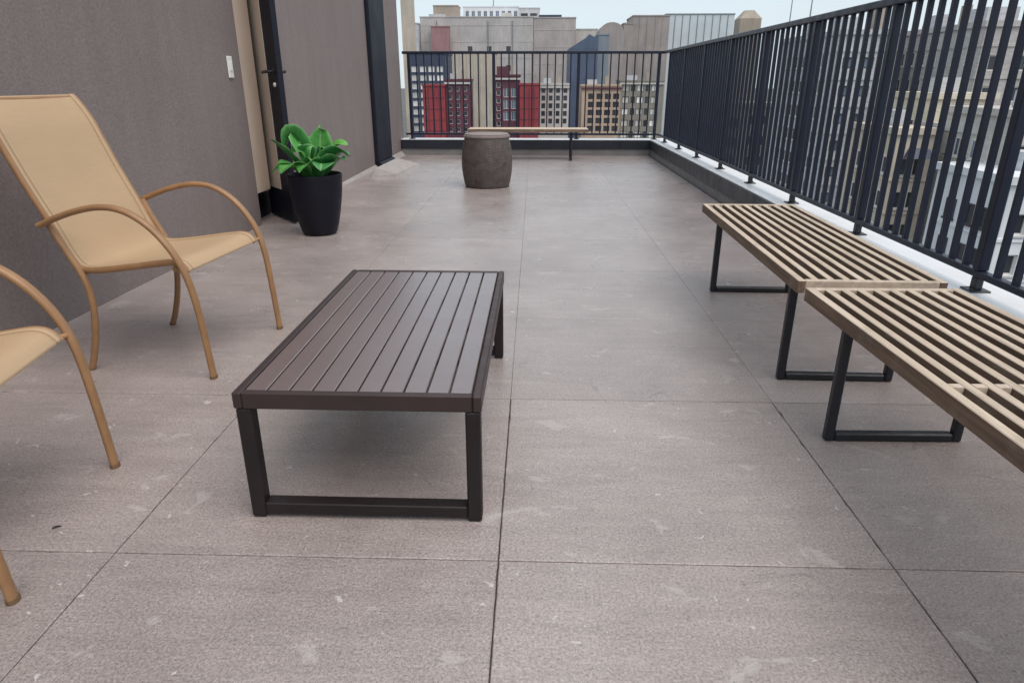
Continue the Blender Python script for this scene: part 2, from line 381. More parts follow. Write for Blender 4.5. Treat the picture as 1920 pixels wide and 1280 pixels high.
# the half open door leaf, seen almost edge on
inv = Matrix.Rotation(WA, 4, 'Z') @ Matrix.Translation((2.375, -3.17, 0))
E_, H_ = inv @ Vector((-2.035, 5.72, 0)), inv @ Vector((-2.40, 6.16, 0))
d = E_ - H_; LW = d.length
leaf = put('door_leaf', MB().box(0, LW, -.024, .024, .012, 2.40, .004).mesh('door_leaf', M['navy']), wall, (H_.x, H_.y, 0), math.atan2(d.y, d.x))
MB().box(.06, LW*.62, -.031, -.0245, .27, 2.34, .002).build('leaf_panel', M['leafin'], leaf)
MB().box(.06, LW*.62, .0245, .031, .27, 2.34, .002).build('leaf_panel', M['leafin'], leaf)
for s in (-1, 1):
    h = MB().lathe([(.026,0),(.026,.008)], 20)
    h.v = [(LW-.07+v[0], s*(.0245+v[2]), 1.22+v[1]) for v in h.v]
    h.tube([(LW-.07, s*.03, 1.22), (LW-.07, s*.075, 1.22)], .010)
    h.tube(smoothpath([(LW-.07, s*.068, 1.22), (LW-.10, s*.074, 1.22), (LW-.20, s*.074, 1.215)]), .012, .009)
    h.build('lever_handle', M['black'], leaf, True)
lk = MB().lathe([(.017,0),(.017,.01),(.012,.014)], 16); lk.v = [(LW-.07+v[0], -(.0245+v[2]), 1.12+v[1]) for v in lk.v]
lk.build('lock_cylinder', M['white'], leaf, True)
# small white wall device, downpipe and its splash block
wp = Matrix.Translation((-2.375, 3.17, 0)) @ Matrix.Rotation(-WA, 4, 'Z')
def wl(x, y, z): return tuple(wp @ Vector((x, y, z)))
t = thing('wall_switch', 'slim white switch plate on the wall beside the door', 'switch', wl(0, 2.29, 1.17), -WA)
MB().box(.001, .012, -.04, .04, 0, .155, .004).build('plate', M['white'], t)
MB().box(.0125, .020, -.016, .016, .05, .115, .003).build('rocker', M['white'], t)
t = thing('downpipe', 'wide dark rectangular downpipe on the far left wall', 'downpipe', wl(0, 6.95, 0), -WA)
MB().box(.002, .062, -.43, .43, .075, 3.4, .01).build('pipe', M['navy'], t)
MB().add([(.004,-.41,.02),(.16,-.41,.02),(.16,.41,.02),(.004,.41,.02),(.004,-.43,.0745),(.062,-.43,.0745),(.062,.43,.0745),(.004,.43,.0745)],
         [(3,2,1,0),(4,5,6,7),(0,1,5,4),(1,2,6,5),(2,3,7,6),(3,0,4,7)]).build('outlet', M['navy'], t)
m = MB(); zt, zb = .105, .055
m.add([(.115,-.85,0),(.44,-.85,0),(.52,.42,0),(.17,.42,0),(.165,-.80,zt),(.43,-.84,zb*.7),(.50,.40,zb*.6),(.175,.40,zt)],
      [(3,2,1,0),(4,5,6,7),(0,1,5,4),(1,2,6,5),(2,3,7,6),(3,0,4,7)])
tag(m.build('splash_block', M['splash'], None, loc=wl(.06, 6.45, 0), rz=-WA), 'pale wedge-shaped concrete splash block at the foot of the downpipe', 'splash block')

# ================================================================== FURNITURE
# ---- brown slatted coffee table
tb = thing('coffee_table', 'low brown metal coffee table with slatted top in the foreground', 'table', (-.455, 2.185, 0), R(-.3))
hw, hl, zt = .329, .618, .39
for s in (-1, 1):
    MB().box(min(s*hw, s*(hw-.024)), max(s*hw, s*(hw-.024)), -hl, hl, zt-.048, zt, .004).build('side_rail', M['tablerail'], tb)
    y0, y1 = sorted((s*(hl-.001), s*(hl-.024)))
    MB().box(-hw+.0245, hw-.0245, y0, y1, zt-.048, zt-.0005, .003).build('end_rail', M['tablerail'], tb)
p = (2*hw-.05)/10
sm = MB().box(-p/2+.0024, p/2-.0024, -hl+.0255, hl-.0255, -.034, 0, .0022).mesh('slat', M['table'])
for i in range(10): put('slat', sm, tb, (-hw+.025+p*(i+.5), 0, zt-.0025))
for y in (-.3, .0, .3): MB().box(-hw+.025, hw-.025, y-.015, y+.015, zt-.047, zt-.0385).build('under_brace', M['tableleg'], tb)
for sy in (-1, 1):
    y0, y1 = sorted((sy*(hl-.002), sy*(hl-.047)))
    for sx in (-1, 1):
        x0, x1 = sorted((sx*(hw-.004), sx*(hw-.044)))
        MB().box(x0, x1, y0, y1, .004, zt-.0485, .004).build('leg', M['tableleg'], tb)
        MB().box(x0+.004, x1-.004, y0+.004, y1-.004, 0, .0038).build('foot_pad', M['black'], tb)
    MB().box(-hw+.0445, hw-.0445, y0+.001, y1-.001, .012, .048, .003).build('foot_bar', M['tableleg'], tb)

# ---- slatted benches
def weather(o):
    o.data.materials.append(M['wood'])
    for p in o.data.polygons: p.material_index = 1 if p.normal.z > .5 else 0  # pale tops, darker sides: shade in the gaps painted into the wood colour
def bench(name, label, L, legs, cross, loc, rz=0, Wd=.535, group='slatted benches', seed=1):
    rr = random.Random(seed)
    t = thing(name, label, 'bench', loc, rz, group)
    zt, th, n = .47, .048, 10
    pitch = (Wd-.028)/(n-1)
    for i in range(n):
        x = -Wd/2+.014+pitch*i; w = .0125 if 0 < i < n-1 else .014
        y0, y1 = (-L/2+.0255, L/2-.0255) if 0 < i < n-1 else (-L/2, L/2)
        z = zt - rr.uniform(0, .0015)
        weather(MB().box(x-w, x+w, y0, y1, z-th, z, .0022).build('slat', M['woodshade'], t))
    for s in (-1, 1):
        y0, y1 = sorted((s*L/2, s*(L/2-.025)))
        MB().box(-Wd/2+.0285, Wd/2-.0285, y0, y1, zt-th+.001, zt-.0015, .0025).build('end_rail', M['wood'], t)
    for y in cross:
        for i in range(n-1):
            x = -Wd/2+.014+pitch*i
            MB().box(x+.0145, x+pitch-.0145, y-.011, y+.011, zt-.03, zt-.002).build('spacer', M['wood'], t)
    a = .016
    for y in legs:
        for sx in (-1, 1):
            x = sx*(Wd/2-.052)
            MB().box(x-a, x+a, y-a, y+a, .0, zt-th-.007, .006).build('leg', M['black'], t)
        MB().box(-Wd/2+.052+a+.0005, Wd/2-.052-a-.0005, y-a, y+a, .001, .031, .005).build('foot_bar', M['black'], t)
        MB().box(-Wd/2+.03, Wd/2-.03, y-.022, y+.022, zt-th-.0065, zt-th+.0005).build('mount_plate', M['black'], t)
        MB().box(-Wd/2+.0285, Wd/2-.0285, y-.017, y+.017, zt-th-.006, zt-.0425).build('under_brace', M['woodshade'], t)
    return t
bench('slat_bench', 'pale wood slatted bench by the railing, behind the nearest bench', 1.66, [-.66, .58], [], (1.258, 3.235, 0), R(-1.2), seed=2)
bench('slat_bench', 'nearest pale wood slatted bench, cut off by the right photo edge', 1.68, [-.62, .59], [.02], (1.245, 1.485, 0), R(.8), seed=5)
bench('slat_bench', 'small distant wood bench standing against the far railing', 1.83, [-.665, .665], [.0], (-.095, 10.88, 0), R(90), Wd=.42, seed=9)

# ---- tan sling armchairs
ARM = [(-.055,.622),(.03,.655),(.11,.680),(.20,.698),(.285,.696),(.36,.668),(.43,.613),(.488,.535),(.522,.455),(.540,.37),(.552,.25),(.560,.12),(.566,.0)]
REAR = [(-.035,.628),(-.012,.57),(.022,.50),(.055,.43),(.074,.36),(.075,.27),(.055,.16),(.028,.07),(.0,.0)]
BODY = [(-.268,1.088),(-.238,1.052),(-.195,.982),(-.160,.895),(-.122,.80),(-.085,.715),(-.045,.627),(-.012,.545),(.015,.485),(.045,.447),(.09,.436),(.17,.442),(.28,.457),(.38,.472),(.455,.480),(.492,.470),(.515,.442)]
def chair(label, loc, rz):
    t = thing('sling_chair', label, 'chair', loc, rz, 'tan sling chairs by the wall')
    hw, iw = .302, .272
    for s in (-1, 1):
        y = s*hw
        MB().tube(smoothpath([(a, y + s*.012*math.sin(min(1, max(0, (b-.3)/.4))*1.57), b) for a, b in ARM]), .0165, .0125, 12, (0,1,0)).build('arm_and_front_leg', M['frame'], t, True)
        MB().tube(smoothpath([(a, s*(hw-.014), b) for a, b in REAR]), .0145, .0135, 12, (0,1,0)).build('rear_leg', M['frame'], t, True)
        MB().tube(smoothpath([(a, s*iw, b) for a, b in BODY]), .0115, .0135, 10, (0,1,0)).build('sling_rail', M['frame'], t, True)
        MB().tube([(.5665, y, 0), (.5655, y, .012)], .0185, .0145, 10, (0,1,0)).build('foot_cap', M['capm'], t, True); MB().tube([(.0, s*(hw-.014), 0), (.003, s*(hw-.014), .012)], .0165, .0155, 10, (0,1,0)).build('foot_cap', M['capm'], t, True)
    # sling surface
    P = smoothpath([(a, 0, b) for a, b in BODY], 4); nu = 12; V = []; m = len(P)
    for i, q in enumerate(P):
        u = i/(m-1); tg = (P[min(i+1,m-1)]-P[max(i-1,0)]).normalized(); nn = Vector((-tg.z, 0, tg.x))
        if nn.x < 0 and u < .5: nn = -nn
        if nn.z < 0 and u >= .5: nn = -nn
        sag = .014*math.sin(math.pi*min(1, u*1.02))**.6
        for k in range(nu+1):
            w = -1+2*k/nu; V.append(Vector((q.x, w*iw, q.z)) - nn*(sag*(1-w*w)) + nn*.0075)
    n = nu+1
    F = [(i*n+k, i*n+k+1, (i+1)*n+k+1, (i+1)*n+k) for i in range(m-1) for k in range(nu)]
    sm = MB(); sm.add(V, F); o = sm.build('sling', M['sling'], t, True)
    md = o.modifiers.new('thickness', 'SOLIDIFY'); md.thickness = .004; md.offset = 0
    for s in (-1, 1):
        hm = MB(); HV = []
        for i in range(m):
            for k in (0, 1): HV.append(V[i*n + (nu if s > 0 else 0)].lerp(V[i*n + (nu-1 if s > 0 else 1)], .62*k) + (V[i*n+1]-V[i*n]).normalized().cross((P[min(i+1,m-1)]-P[max(i-1,0)]).normalized())*-.0032)
        hm.add(HV, [(2*i, 2*i+1, 2*i+3, 2*i+2) for i in range(m-1)]); ho = hm.build('hem', M['sling'], t, True)
        md = ho.modifiers.new('thickness', 'SOLIDIFY'); md.thickness = .003; md.offset = 0
    for (a, b, r) in ((-.262, 1.080, .011), (.46, .452, .012), (.055, .425, .012)):
        MB().tube([(a, -iw, b), (a, iw, b)], r).build('crossbar', M['frame'], t, True)
    for s in (-1, 1):
        mb = MB().tube([(.505, s*(iw-.002), .452), (.522, s*(hw-.005), .452)], .009); mb.tube([(-.02, s*iw, .575), (-.012, s*(hw-.014), .57)], .009)
        mb.build('joint_pin', M['frame'], t, True)
    return t
def place(ff, nf, label):
    """far front foot and near front foot -> chair"""
    ff, nf = Vector(ff), Vector(nf); d = (ff-nf).normalized(); fw = Vector((d.y, -d.x)); mid = (ff+nf)/2 - fw*.566
    chair(label, (mid.x, mid.y, 0), math.atan2(fw.y, fw.x))
place((-1.255, 3.115), (-1.318, 2.505), 'tan sling armchair seen whole, standing against the taupe wall')
place((-1.329, 1.826), (-1.222, 1.225), 'tan sling armchair cut off by the left edge of the photo')

# ---- woven barrel stool
st = thing('woven_stool', 'brown woven barrel stool on the far deck', 'stool', (-.545, 8.02, 0))
m = MB(); N, K = 120, 96; V = []
for i in range(K+1):
    u = i/K; z = .004 + u*.556; r = .252 + .040*math.sin(math.pi*min(1, u*1.02))**.8
    for k in range(N):
        a = 2*math.pi*k/N; rip = .0038*math.sin(i*math.pi/1.5 + (math.pi if (k//4) % 2 else 0)) * abs(math.sin(k*math.pi/4))
        V.append(((r+rip)*math.cos(a), (r+rip)*math.sin(a), z))
m.add(V, [(i*N+k, i*N+(k+1)%N, (i+1)*N+(k+1)%N, (i+1)*N+k) for i in range(K) for k in range(N)])
m.build('woven_body', M['weave'], st, True)
MB().lathe([(.245,0),(.255,.003),(.255,.012)], 64).build('base_ring', M['tableleg'], st, True)
MB().lathe([(.24,.548),(.262,.552),(.266,.562),(.264,.574),(.256,.578)], 64).build('top_disc', M['lid'], st, True)
MB().lathe([(.235,.5785),(.252,.580),(.252,.588),(.244,.592)], 64).build('top_cushion', M['lid'], st, True)

# ---- planter and plant
PX, PY = -1.722, 5.345
pl = thing('planter', 'tall round charcoal planter beside the door', 'planter', (PX, PY, 0))
prof = [(.105,0),(.126,.004),(.138,.020),(.158,.09),(.177,.18),(.193,.27),(.204,.36),(.209,.44),(.2105,.462),(.208,.472),(.200,.474),(.196,.466),(.19,.42)]
MB().lathe(prof, 64, capt=False).build('pot', M['pot'], pl, True)
MB().lathe([(.0,.432),(.08,.437),(.15,.432),(.191,.425)][::-1], 40, capb=False, capt=False).build('soil', M['soil'], pl, True)
pt = thing('potted_plant', 'broad-leaved bright green plant growing in the charcoal planter', 'plant', (PX, PY, .43))
def leafmesh(b, c, tip, w, fold=.25, roll=0.0, n=14):
    b, c, tip = Vector(b), Vector(c), Vector(tip); V = []
    for i in range(n+1):
        t = i/n; p = b*(1-t)**2 + c*(2*t*(1-t)) + tip*t*t
        tg = ((c-b)*(2*(1-t)) + (tip-c)*(2*t)).normalized()
        sd_ = tg.cross(Vector((0,0,1)))
        if sd_.length < .15: sd_ = Vector((1,0,0))
        sd_.normalize(); sd_ = Matrix.Rotation(roll, 3, tg) @ sd_; up = sd_.cross(tg).normalized()
        ww = w*(max(.0, math.sin(math.pi*min(1, t**.75)))**.72)*.5 + .004*(1-t)
        for k in range(-3, 4):
            u = k/3; V.append(p + sd_*(ww*u) + up*(ww*fold*abs(u)**1.4 + .004*math.sin(t*17+k)*abs(u)))
    F = [(i*7+k, i*7+k+1, (i+1)*7+k+1, (i+1)*7+k) for i in range(n) for k in range(6)]
    return MB().add(V, F)
LV = [  # base, bend, tip, width, fold, roll   (plant frame: x right, -y towards the camera)
    ((-.03,.02,.0), (-.13,.00,.50), (-.20,-.03,.18), .13, .35, .5), ((-.02,.0,.0), (-.10,-.04,.42), (-.05,-.10,.12), .12, .4, -.5),
    ((.02,.03,.0), (.05,.05,.22), (.075,.04,.375), .12, .3, .2), ((-.04,.0,.0), (-.18,-.02,.18), (-.285,-.05,.275), .085, .4, .3),
    ((-.05,-.03,.0), (-.20,-.08,.16), (-.285,-.12,.045), .13, .2, .2), ((-.03,-.05,.0), (-.12,-.14,.20), (-.17,-.24,.06), .13, .25, 0),
    ((.0,-.05,.0), (.02,-.16,.20), (-.03,-.25,.07), .13, .3, .2), ((.03,-.04,.0), (.12,-.13,.20), (.12,-.23,.08), .13, .3, -.2),
    ((.05,.0,.0), (.18,-.02,.26), (.30,-.06,.165), .12, .35, -.3), ((.04,.02,.0), (.17,.03,.30), (.27,.02,.225), .10, .35, .2),
    ((.05,-.03,.0), (.19,-.09,.20), (.28,-.13,.14), .11, .3, -.2), ((.0,.05,.0), (.0,.14,.34), (.06,.22,.25), .12, .3, 0),
    ((-.03,.05,.0), (-.12,.14,.32), (-.18,.20,.22), .12, .3, .3), ((.04,.05,.0), (.15,.13,.24), (.22,.18,.14), .12, .3, 0),
    ((.01,-.02,.0), (.03,-.05,.24), (-.09,-.10,.21), .085, .4, .7), ((.02,.0,.0), (.09,-.06,.16), (.10,-.11,.235), .04, .5, 1.2),
    ((-.01,.0,.0), (-.06,-.05,.28), (-.12,-.09,.19), .09, .4, -.6), ((.03,.0,.0), (.10,.0,.30), (.15,-.06,.20), .09, .35, .2)]
for i, (b, c, tp, w, fo, ro) in enumerate(LV):
    b, c, tp = [(q[0]*1.03, q[1], q[2]*1.1) for q in (b, c, tp)]
    o = leafmesh(b, c, tp, w*1.85, fo, ro).build('leaf', M['leaf'], pt, True)
    ac = o.data.attributes.new('across', 'FLOAT', 'POINT'); al = o.data.attributes.new('along', 'FLOAT', 'POINT')
    for q in range(len(o.data.vertices)): ac.data[q].value = abs(q % 7 - 3)/3; al.data[q].value = (q//7)/14
    md = o.modifiers.new('thickness', 'SOLIDIFY'); md.thickness = .0014

# ================================================================== THE CITY BEYOND
def windows_part(cells, parent, wm, pm, y):
    for (x, z) in cells:
        w = put('window', wm, parent, (x, y, z)); put('pane', pm, w)
def building(name, label, x0, x1, Y, top, mat, depth=30, wins=None, roofcap=True, group='city buildings beyond the railings', capmat=None, bottom=-48.0):
    """wins: dict(cols, rows, w, h, px, pz, x, z, frame, pane): first window's left/top offset from the facade corner and pitches"""
    t = thing(name, label, 'building', (x0, Y, 0), 0, group); Wd = x1-x0
    m = MB(); holes = []
    for wd in (wins or []):
        for c in range(wd['cols']):
            for r in range(wd['rows']):
                a = wd['x']+c*wd['px']; z = top-wd['z']-r*wd['pz']
                if a+wd['w'] < Wd-.05: holes.append((a, a+wd['w'], z-wd['h'], z, wd))
    xb = sorted({0, Wd, *[round(h[0],4) for h in holes], *[round(h[1],4) for h in holes]})
    zb = sorted({bottom, top, *[round(h[2],4) for h in holes], *[round(h[3],4) for h in holes]})
    for i in range(len(xb)-1):
        for j in range(len(zb)-1):
            cx, cz = (xb[i]+xb[i+1])/2, (zb[j]+zb[j+1])/2
            if any(h[0] < cx < h[1] and h[2] < cz < h[3] for h in holes): continue
            m.add([(xb[i],0,zb[j]),(xb[i+1],0,zb[j]),(xb[i+1],0,zb[j+1]),(xb[i],0,zb[j+1])], [(0,1,2,3)])
    rc = .35
    for a, b, z0, z1, wd in holes:
        m.add([(a,0,z0),(b,0,z0),(b,0,z1),(a,0,z1),(a,rc,z0),(b,rc,z0),(b,rc,z1),(a,rc,z1)], [(0,4,5,1),(1,5,6,2),(2,6,7,3),(3,7,4,0)])
    m.add([(0,0,bottom),(Wd,0,bottom),(Wd,depth,bottom),(0,depth,bottom),(0,0,top),(Wd,0,top),(Wd,depth,top),(0,depth,top)], [(1,2,6,5),(2,3,7,6),(3,0,4,7),(4,5,6,7)])
    me = bpy.data.meshes.new('wall'); me.from_pydata(m.v, [], m.f); me.materials.append(mat); put('wall', me, t)
    if roofcap: MB().box(-.25, Wd+.25, -.25, depth+.25, top+.003, top+.55).build('roof_edge', capmat or mat, t)
    for wd in (wins or []):
        w, h, fw = wd['w'], wd['h'], min(.14, wd['w']*.1)
        f = MB().box(0,fw,0,.12,-h,0).box(w-fw,w,0,.12,-h,0).box(fw,w-fw,0,.12,-fw,0).box(fw,w-fw,0,.12,-h,-h+fw)
        if w > 1.6: f.box(w/2-fw/2, w/2+fw/2, 0, .12, -h+fw, -fw)
        fm = f.mesh('window', M[wd.get('frame','wframe')]); pm = MB().box(.01,w-.01,.121,.16,-h+.01,-.01).mesh('pane', M[wd.get('pane','glassd')])
        windows_part([(a, z1) for a, b, z0, z1, q in holes if q is wd], t, fm, pm, .16)
    return t
def courses(t, Wd, top, n, pitch, mat, depth=16, first=3.0):
    for i in range(n): MB().box(-.12, Wd+.12, -.12, depth, top-first-i*pitch-.22, top-first-i*pitch).build('string_course', mat, t)
def plant_room(t, x, y, z, w, d, h, mat): MB().box(x, x+w, y, y+d, z, z+h).build('roof_plant', mat, t)
def wn(cols, rows, w, h, px, pz, x, z, frame='wframe', pane='glassd'): return dict(cols=cols, rows=rows, w=w, h=h, px=px, pz=pz, x=x, z=z, frame=frame, pane=pane)
F = dict(
    stone=m_facade('grey_stone_facade', (.48,.455,.45)), stone2=m_facade('pinkish_stone_facade', (.43,.39,.385)), stone3=m_facade('sandy_stone_facade', (.52,.49,.46)),
    cream=m_facade('cream_facade', (.52,.455,.38), brick=False), navyb=m_facade('slate_blue_facade', (.042,.058,.105), .5, False), red=m_facade('red_panel_facade', (.30,.042,.052), .6, False),
    maroon=m_facade('maroon_brick_facade', (.125,.045,.065)), pale=m_facade('pale_grey_facade', (.52,.51,.49), brick=False), blue=m_facade('blue_grey_facade', (.085,.115,.185), .5, False),
    bluebox=m_facade('light_blue_grey_facade', (.22,.26,.31), .5, False), tanb=m_facade('tan_facade', (.47,.36,.28)), taupe=m_facade('taupe_facade', (.34,.305,.295), brick=False),
    olive=m_facade('olive_grey_facade', (.26,.25,.22)), penth=m_facade('white_facade', (.70,.72,.76), brick=False), box=m_facade('brown_box_facade', (.36,.31,.26)),
    bgrey=m_facade('bluish_grey_facade', (.50,.505,.53)), beige=m_facade('beige_stone_facade', (.60,.565,.51)), beige2=m_facade('yellow_beige_facade', (.64,.585,.47)), redst=m_facade('dusty_red_brick', (.33,.19,.20)))
sky3 = 3.0   # far blocks stand some 210 to 480 m away
building('stone_block', 'large grey stone block on the skyline, under the white penthouse', -65.7, -1.3, 420, 34.6, F['stone'], 60, [wn(2,3,2.6,2.8,4.6,9,11.5,22), wn(3,3,2.6,3.2,11,10,27,15,'dframe')])
building('stone_block', 'pinkish stone block right of the big grey one, flat roof plant on top', -1.1, 22.8, 421, 34.2, F['stone2'], 50)
building('stone_block', 'low sandy end block stepping down at the skyline, before the sky gap', 23.0, 35.5, 424, 28.4, F['stone3'], 40)
building('stone_block', 'dark rounded shoulder block at the left end of the skyline', -70.5, -66.0, 414, 31.0, F['bgrey'], 30)
building('brick_block', 'dusty red brick block at the left of the skyline', -58.5, -48.5, 412, 29.2, F['redst'], 6)
building('roof_block', 'brown box-shaped roof block topping the grey stone building', -62.0, -47.1, 450, 43.2, F['box'], 15)
building('penthouse_block', 'white penthouse block with a row of dark windows on the skyline', -46.9, -11.2, 480, 45.3, F['penth'], 20, [wn(9,1,2.2,4.6,3.9,6,1.6,2.2,'wframe','glassb')])
building('tower_block', 'small grey tower block with dark slots beside the white penthouse', -10.4, 2.4, 452, 41.9, F['bgrey'], 20, [wn(2,2,4.2,1.5,5.6,3.4,1.4,2.6,'dframe')])
building('cream_block', 'cream block standing behind the stool, seen through the far bars', -40.0, -19.5, 345, 13.6, F['cream'], 30)
building('checker_block', 'slate blue block with white square windows at the far left', -44.4, -31.5, 255, 10.0, F['navyb'], 20, [wn(4,8,2.25,1.95,3.0,2.85,.7,4.0,'wframe','blind')])
building('red_block', 'bright red block left of the stool with plain panels', -33.0, -26.5, 210, -.3, F['red'], 12)
building('maroon_block', 'maroon brick block with pale windows, between red block and cream block', -26.4, -19.4, 212, 1.15, F['maroon'], 12, [wn(3,6,1.25,1.3,2.25,2.3,.6,1.6,'wframe','glassd')])
building('maroon_block', 'maroon brick block with stepped top, right behind the stool', -12.0, -4.6, 215, 2.35, F['maroon'], 12, [wn(1,6,1.2,1.5,2.4,2.2,.5,1.6), wn(2,3,1.7,2.6,2.3,3.3,2.6,3.2,'wframe','glassb')])
building('red_block', 'bright red block right of the stool above the far bench', -4.5, 1.2, 213, -.02, F['red'], 12)
building('pale_block', 'pale grey block with narrow dark windows above the far bench', 1.3, 10.8, 226, -.08, F['pale'], 15, [wn(4,5,1.2,1.5,2.3,2.3,.8,.8,'dframe')])
bl = building('blue_block', 'dark blue-grey block with sloping roof on the far skyline', 13.2, 24.3, 285, 12.6, F['blue'], 20, roofcap=False)
MB().add([(0,0,12.65),(11.1,0,12.65),(11.1,0,17.2),(9.4,0,17.0),(7.6,0,17.9),(6.3,0,16.6),(0,0,12.9),(0,20,12.65),(11.1,20,12.65),(11.1,20,17.2),(9.4,20,17.0),(7.6,20,17.9),(6.3,20,16.6),(0,20,12.9)],
         [(6,5,4,3,2,1,0),(7,8,9,10,11,12,13)] + [(i, (i+1)%7, 7+(i+1)%7, 7+i) for i in range(7)]).build('roof', F['blue'], bl)
building('blue_block', 'narrow light blue-grey block right of the sloping dark roof', 24.5, 28.8, 288, 17.7, F['bluebox'], 15)
building('tan_block', 'tan block with grid of dark-framed windows near the far right corner', 15.4, 27.9, 234, -.5, F['tanb'], 15, [wn(4,5,2.0,1.75,2.7,2.5,2.0,2.2,'dframe','glassd')])
dm = building('domed_block', 'taupe block with rounded roof on the skyline', 31.2, 43.0, 360, 20.5, F['taupe'], 25, roofcap=False)
m = MB(); pr = [(11.8*(.5-.5*math.cos(math.pi*i/16)), 20.5+7.1*math.sin(math.pi*i/16)**.6) for i in range(17)]
m.add([(a,0,z+.01) for a, z in pr] + [(a,25,z+.01) for a, z in pr], [tuple(range(17))[::-1], tuple(range(17,34))] + [(i,i+1,18+i,17+i) for i in range(16)]).build('roof', F['taupe'], dm)
building('taupe_block', 'slim taupe block beside the rounded roof', 43.1, 47.6, 363, 27.0, F['taupe'], 20)
building('taupe_block', 'tall plain taupe block with vertical joints, above the far railing corner', 47.8, 65.6, 366, 30.6, F['taupe'], 25)
tw = bpy.data.objects[-1] if False else None
building('olive_block', 'olive grey block with white windows at the far right corner', 30.0, 44.8, 252, .9, F['olive'], 15, [wn(3,6,2.3,2.2,5.0,3.9,.7,1.0,'dframe','blind'), wn(2,6,1.5,2.2,5.0,3.9,3.6,1.0,'dframe','glassd')])
gb = building('glass_block', 'pale glass-clad block with thin roof edge on the right skyline', 68.0, 103.3, 390, 33.2, M['glasswall'], 25, capmat=M['mastm'])
for i in range(9): MB().box(3.9*i+.6, 3.9*i+.95, -.22, -.004, -20, 33).build('mullion', M['mastm'], gb)
tk = building('water_tower', 'brown water tower with chamfered top above the right railing', 90.0, 99.3, 330, 26.8, F['box'], 9.3, roofcap=False, group=None)
m = MB(); a0, a1, z0 = 0, 9.3, 26.8
m.add([(0,0,z0),(a1,0,z0),(a1,a1,z0),(0,a1,z0),(2.8,2.8,z0+3.4),(6.5,2.8,z0+3.4),(6.5,6.5,z0+3.4),(2.8,6.5,z0+3.4)], [(4,5,6,7),(0,1,5,4),(1,2,6,5),(2,3,7,6),(3,0,4,7)]).build('roof', F['box'], tk)
# right-hand side, seen between the bars
k = 'city blocks beside the terrace'
building('bluish_block', 'bluish grey block behind the middle of the right railing', 35.2, 42.2, 86, 6.1, F['bgrey'], 20, [wn(3,6,1.3,1.2,2.3,3.1,.6,2.4,'dframe','glassb')], group=k)
building('beige_block', 'beige stone block with sloping ledge behind the near right bars', 46.0, 52.0, 94, 4.8, F['beige'], 20, [wn(2,7,1.6,1.3,2.9,3.0,.8,3.0,'dframe')], group=k)
building('beige_block', 'beige stone block with water stains rising behind the near right bars', 45.7, 49.6, 83, 6.1, F['stone3'], 16, [wn(1,7,1.5,1.4,2.8,3.0,1.2,2.4,'dframe')], group=k)
building('beige_block', 'tallest grey beige block at the right edge of the photo', 45.1, 56.0, 75.6, 6.2, F['stone'], 20, [wn(4,7,1.3,1.5,2.6,3.0,1.0,2.6)], group=k)
b = building('brick_block', 'weathered pinkish block low behind the middle right bars', 33.0, 38.5, 112, -2.6, F['stone2'], 12, [wn(3,6,1.2,1.6,1.8,3.1,.5,1.2)], group=k)
RC = [('cream_block', 'narrow cream block low between the beige blocks on the right', 31.6, 34.9, 62, -3.2, F['cream'], 2, 'awning'),
      ('yellow_beige_block', 'yellow beige block with dark canopy behind the near right bars', 36.6, 41.6, 66, -.4, F['beige2'], 3, 'awning'),
      ('pale_block', 'pale grey block with white window strips near the right photo edge', 36.1, 39.6, 58, -2.9, F['pale'], 2, None),
      ('sand_block', 'sand coloured block at the right photo edge, below the tall one', 36.0, 46.0, 54, -1.4, F['stone3'], 5, 'awning'),
      ('white_block', 'low white block at the bottom right corner beyond the railing', 32.8, 41.0, 48, -5.5, F['penth'], 4, None)]
for nm, lb, xa, xb_, yy, tp, mt, nc, ext in RC:
    wd = xb_-xa; pw = (wd-.8)/nc
    b = building(nm, lb, xa, xb_, yy, tp, mt, 9, [wn(nc,6,pw*.62,1.5,pw,2.9,.6,2.0,'wframe','glassd')], group=k)
    courses(b, wd, tp, 6, 2.9, mt, 8, 3.75)
    for i in range(nc):
        for q in range(3): MB().box(.6+i*pw-.08, .6+i*pw+pw*.62+.08, -.18, -.003, tp-3.5-q*2.9-.14, tp-3.5-q*2.9-.01).build('window_sill', F['pale'], b)
    plant_room(b, wd*.3, 3, tp+.56, min(2.2, wd*.4), 2.5, 1.3, F['bgrey'])
    if ext:
        a, w, z = wd*.25, min(3.0, wd*.6), tp-1.9
        MB().add([(a,-1.5,z),(a+w,-1.5,z),(a+w,-.02,z),(a,-.02,z),(a+.3,-.9,z+.75),(a+w-.3,-.9,z+.75),(a+w-.3,-.02,z+.75),(a+.3,-.02,z+.75)],
            [(3,2,1,0),(4,5,6,7),(0,1,5,4),(1,2,6,5),(2,3,7,6),(3,0,4,7)]).build('canopy', F['navyb'], b)
for b in [o for o in bpy.data.objects if o.get('group') == k and o.get('category') == 'building' and o.name.startswith(('beige_block', 'bluish_block'))]:
    w_ = [c for c in b.children if c.name.startswith('roof_edge')][0]
    bx_ = [v.co for v in w_.data.vertices]; wd = max(v.x for v in bx_)-.25; tp = max(v.z for v in bx_)-.55
    courses(b, wd, tp, 8, 3.05, w_.data.materials[0], 15, 1.6); plant_room(b, wd*.2, 4, tp+.56, wd*.3, 3, 1.6, F['bgrey']); plant_room(b, wd*.66, 2, tp+.56, wd*.12, 1.4, 2.4, F['box'])
def mast(label, x, y, z0, z1, r, mat='mastm'):
    t = thing('roof_mast', label, 'mast', (x, y, z0))
    MB().lathe([(r,0),(r*.8,(z1-z0)*.5),(r*.45,z1-z0)], 10).build('pole', M[mat], t, True)
    MB().box(-r*2.4, r*2.4, -r*2.4, r*2.4, .004, r*1.6).build('foot', M[mat], t)
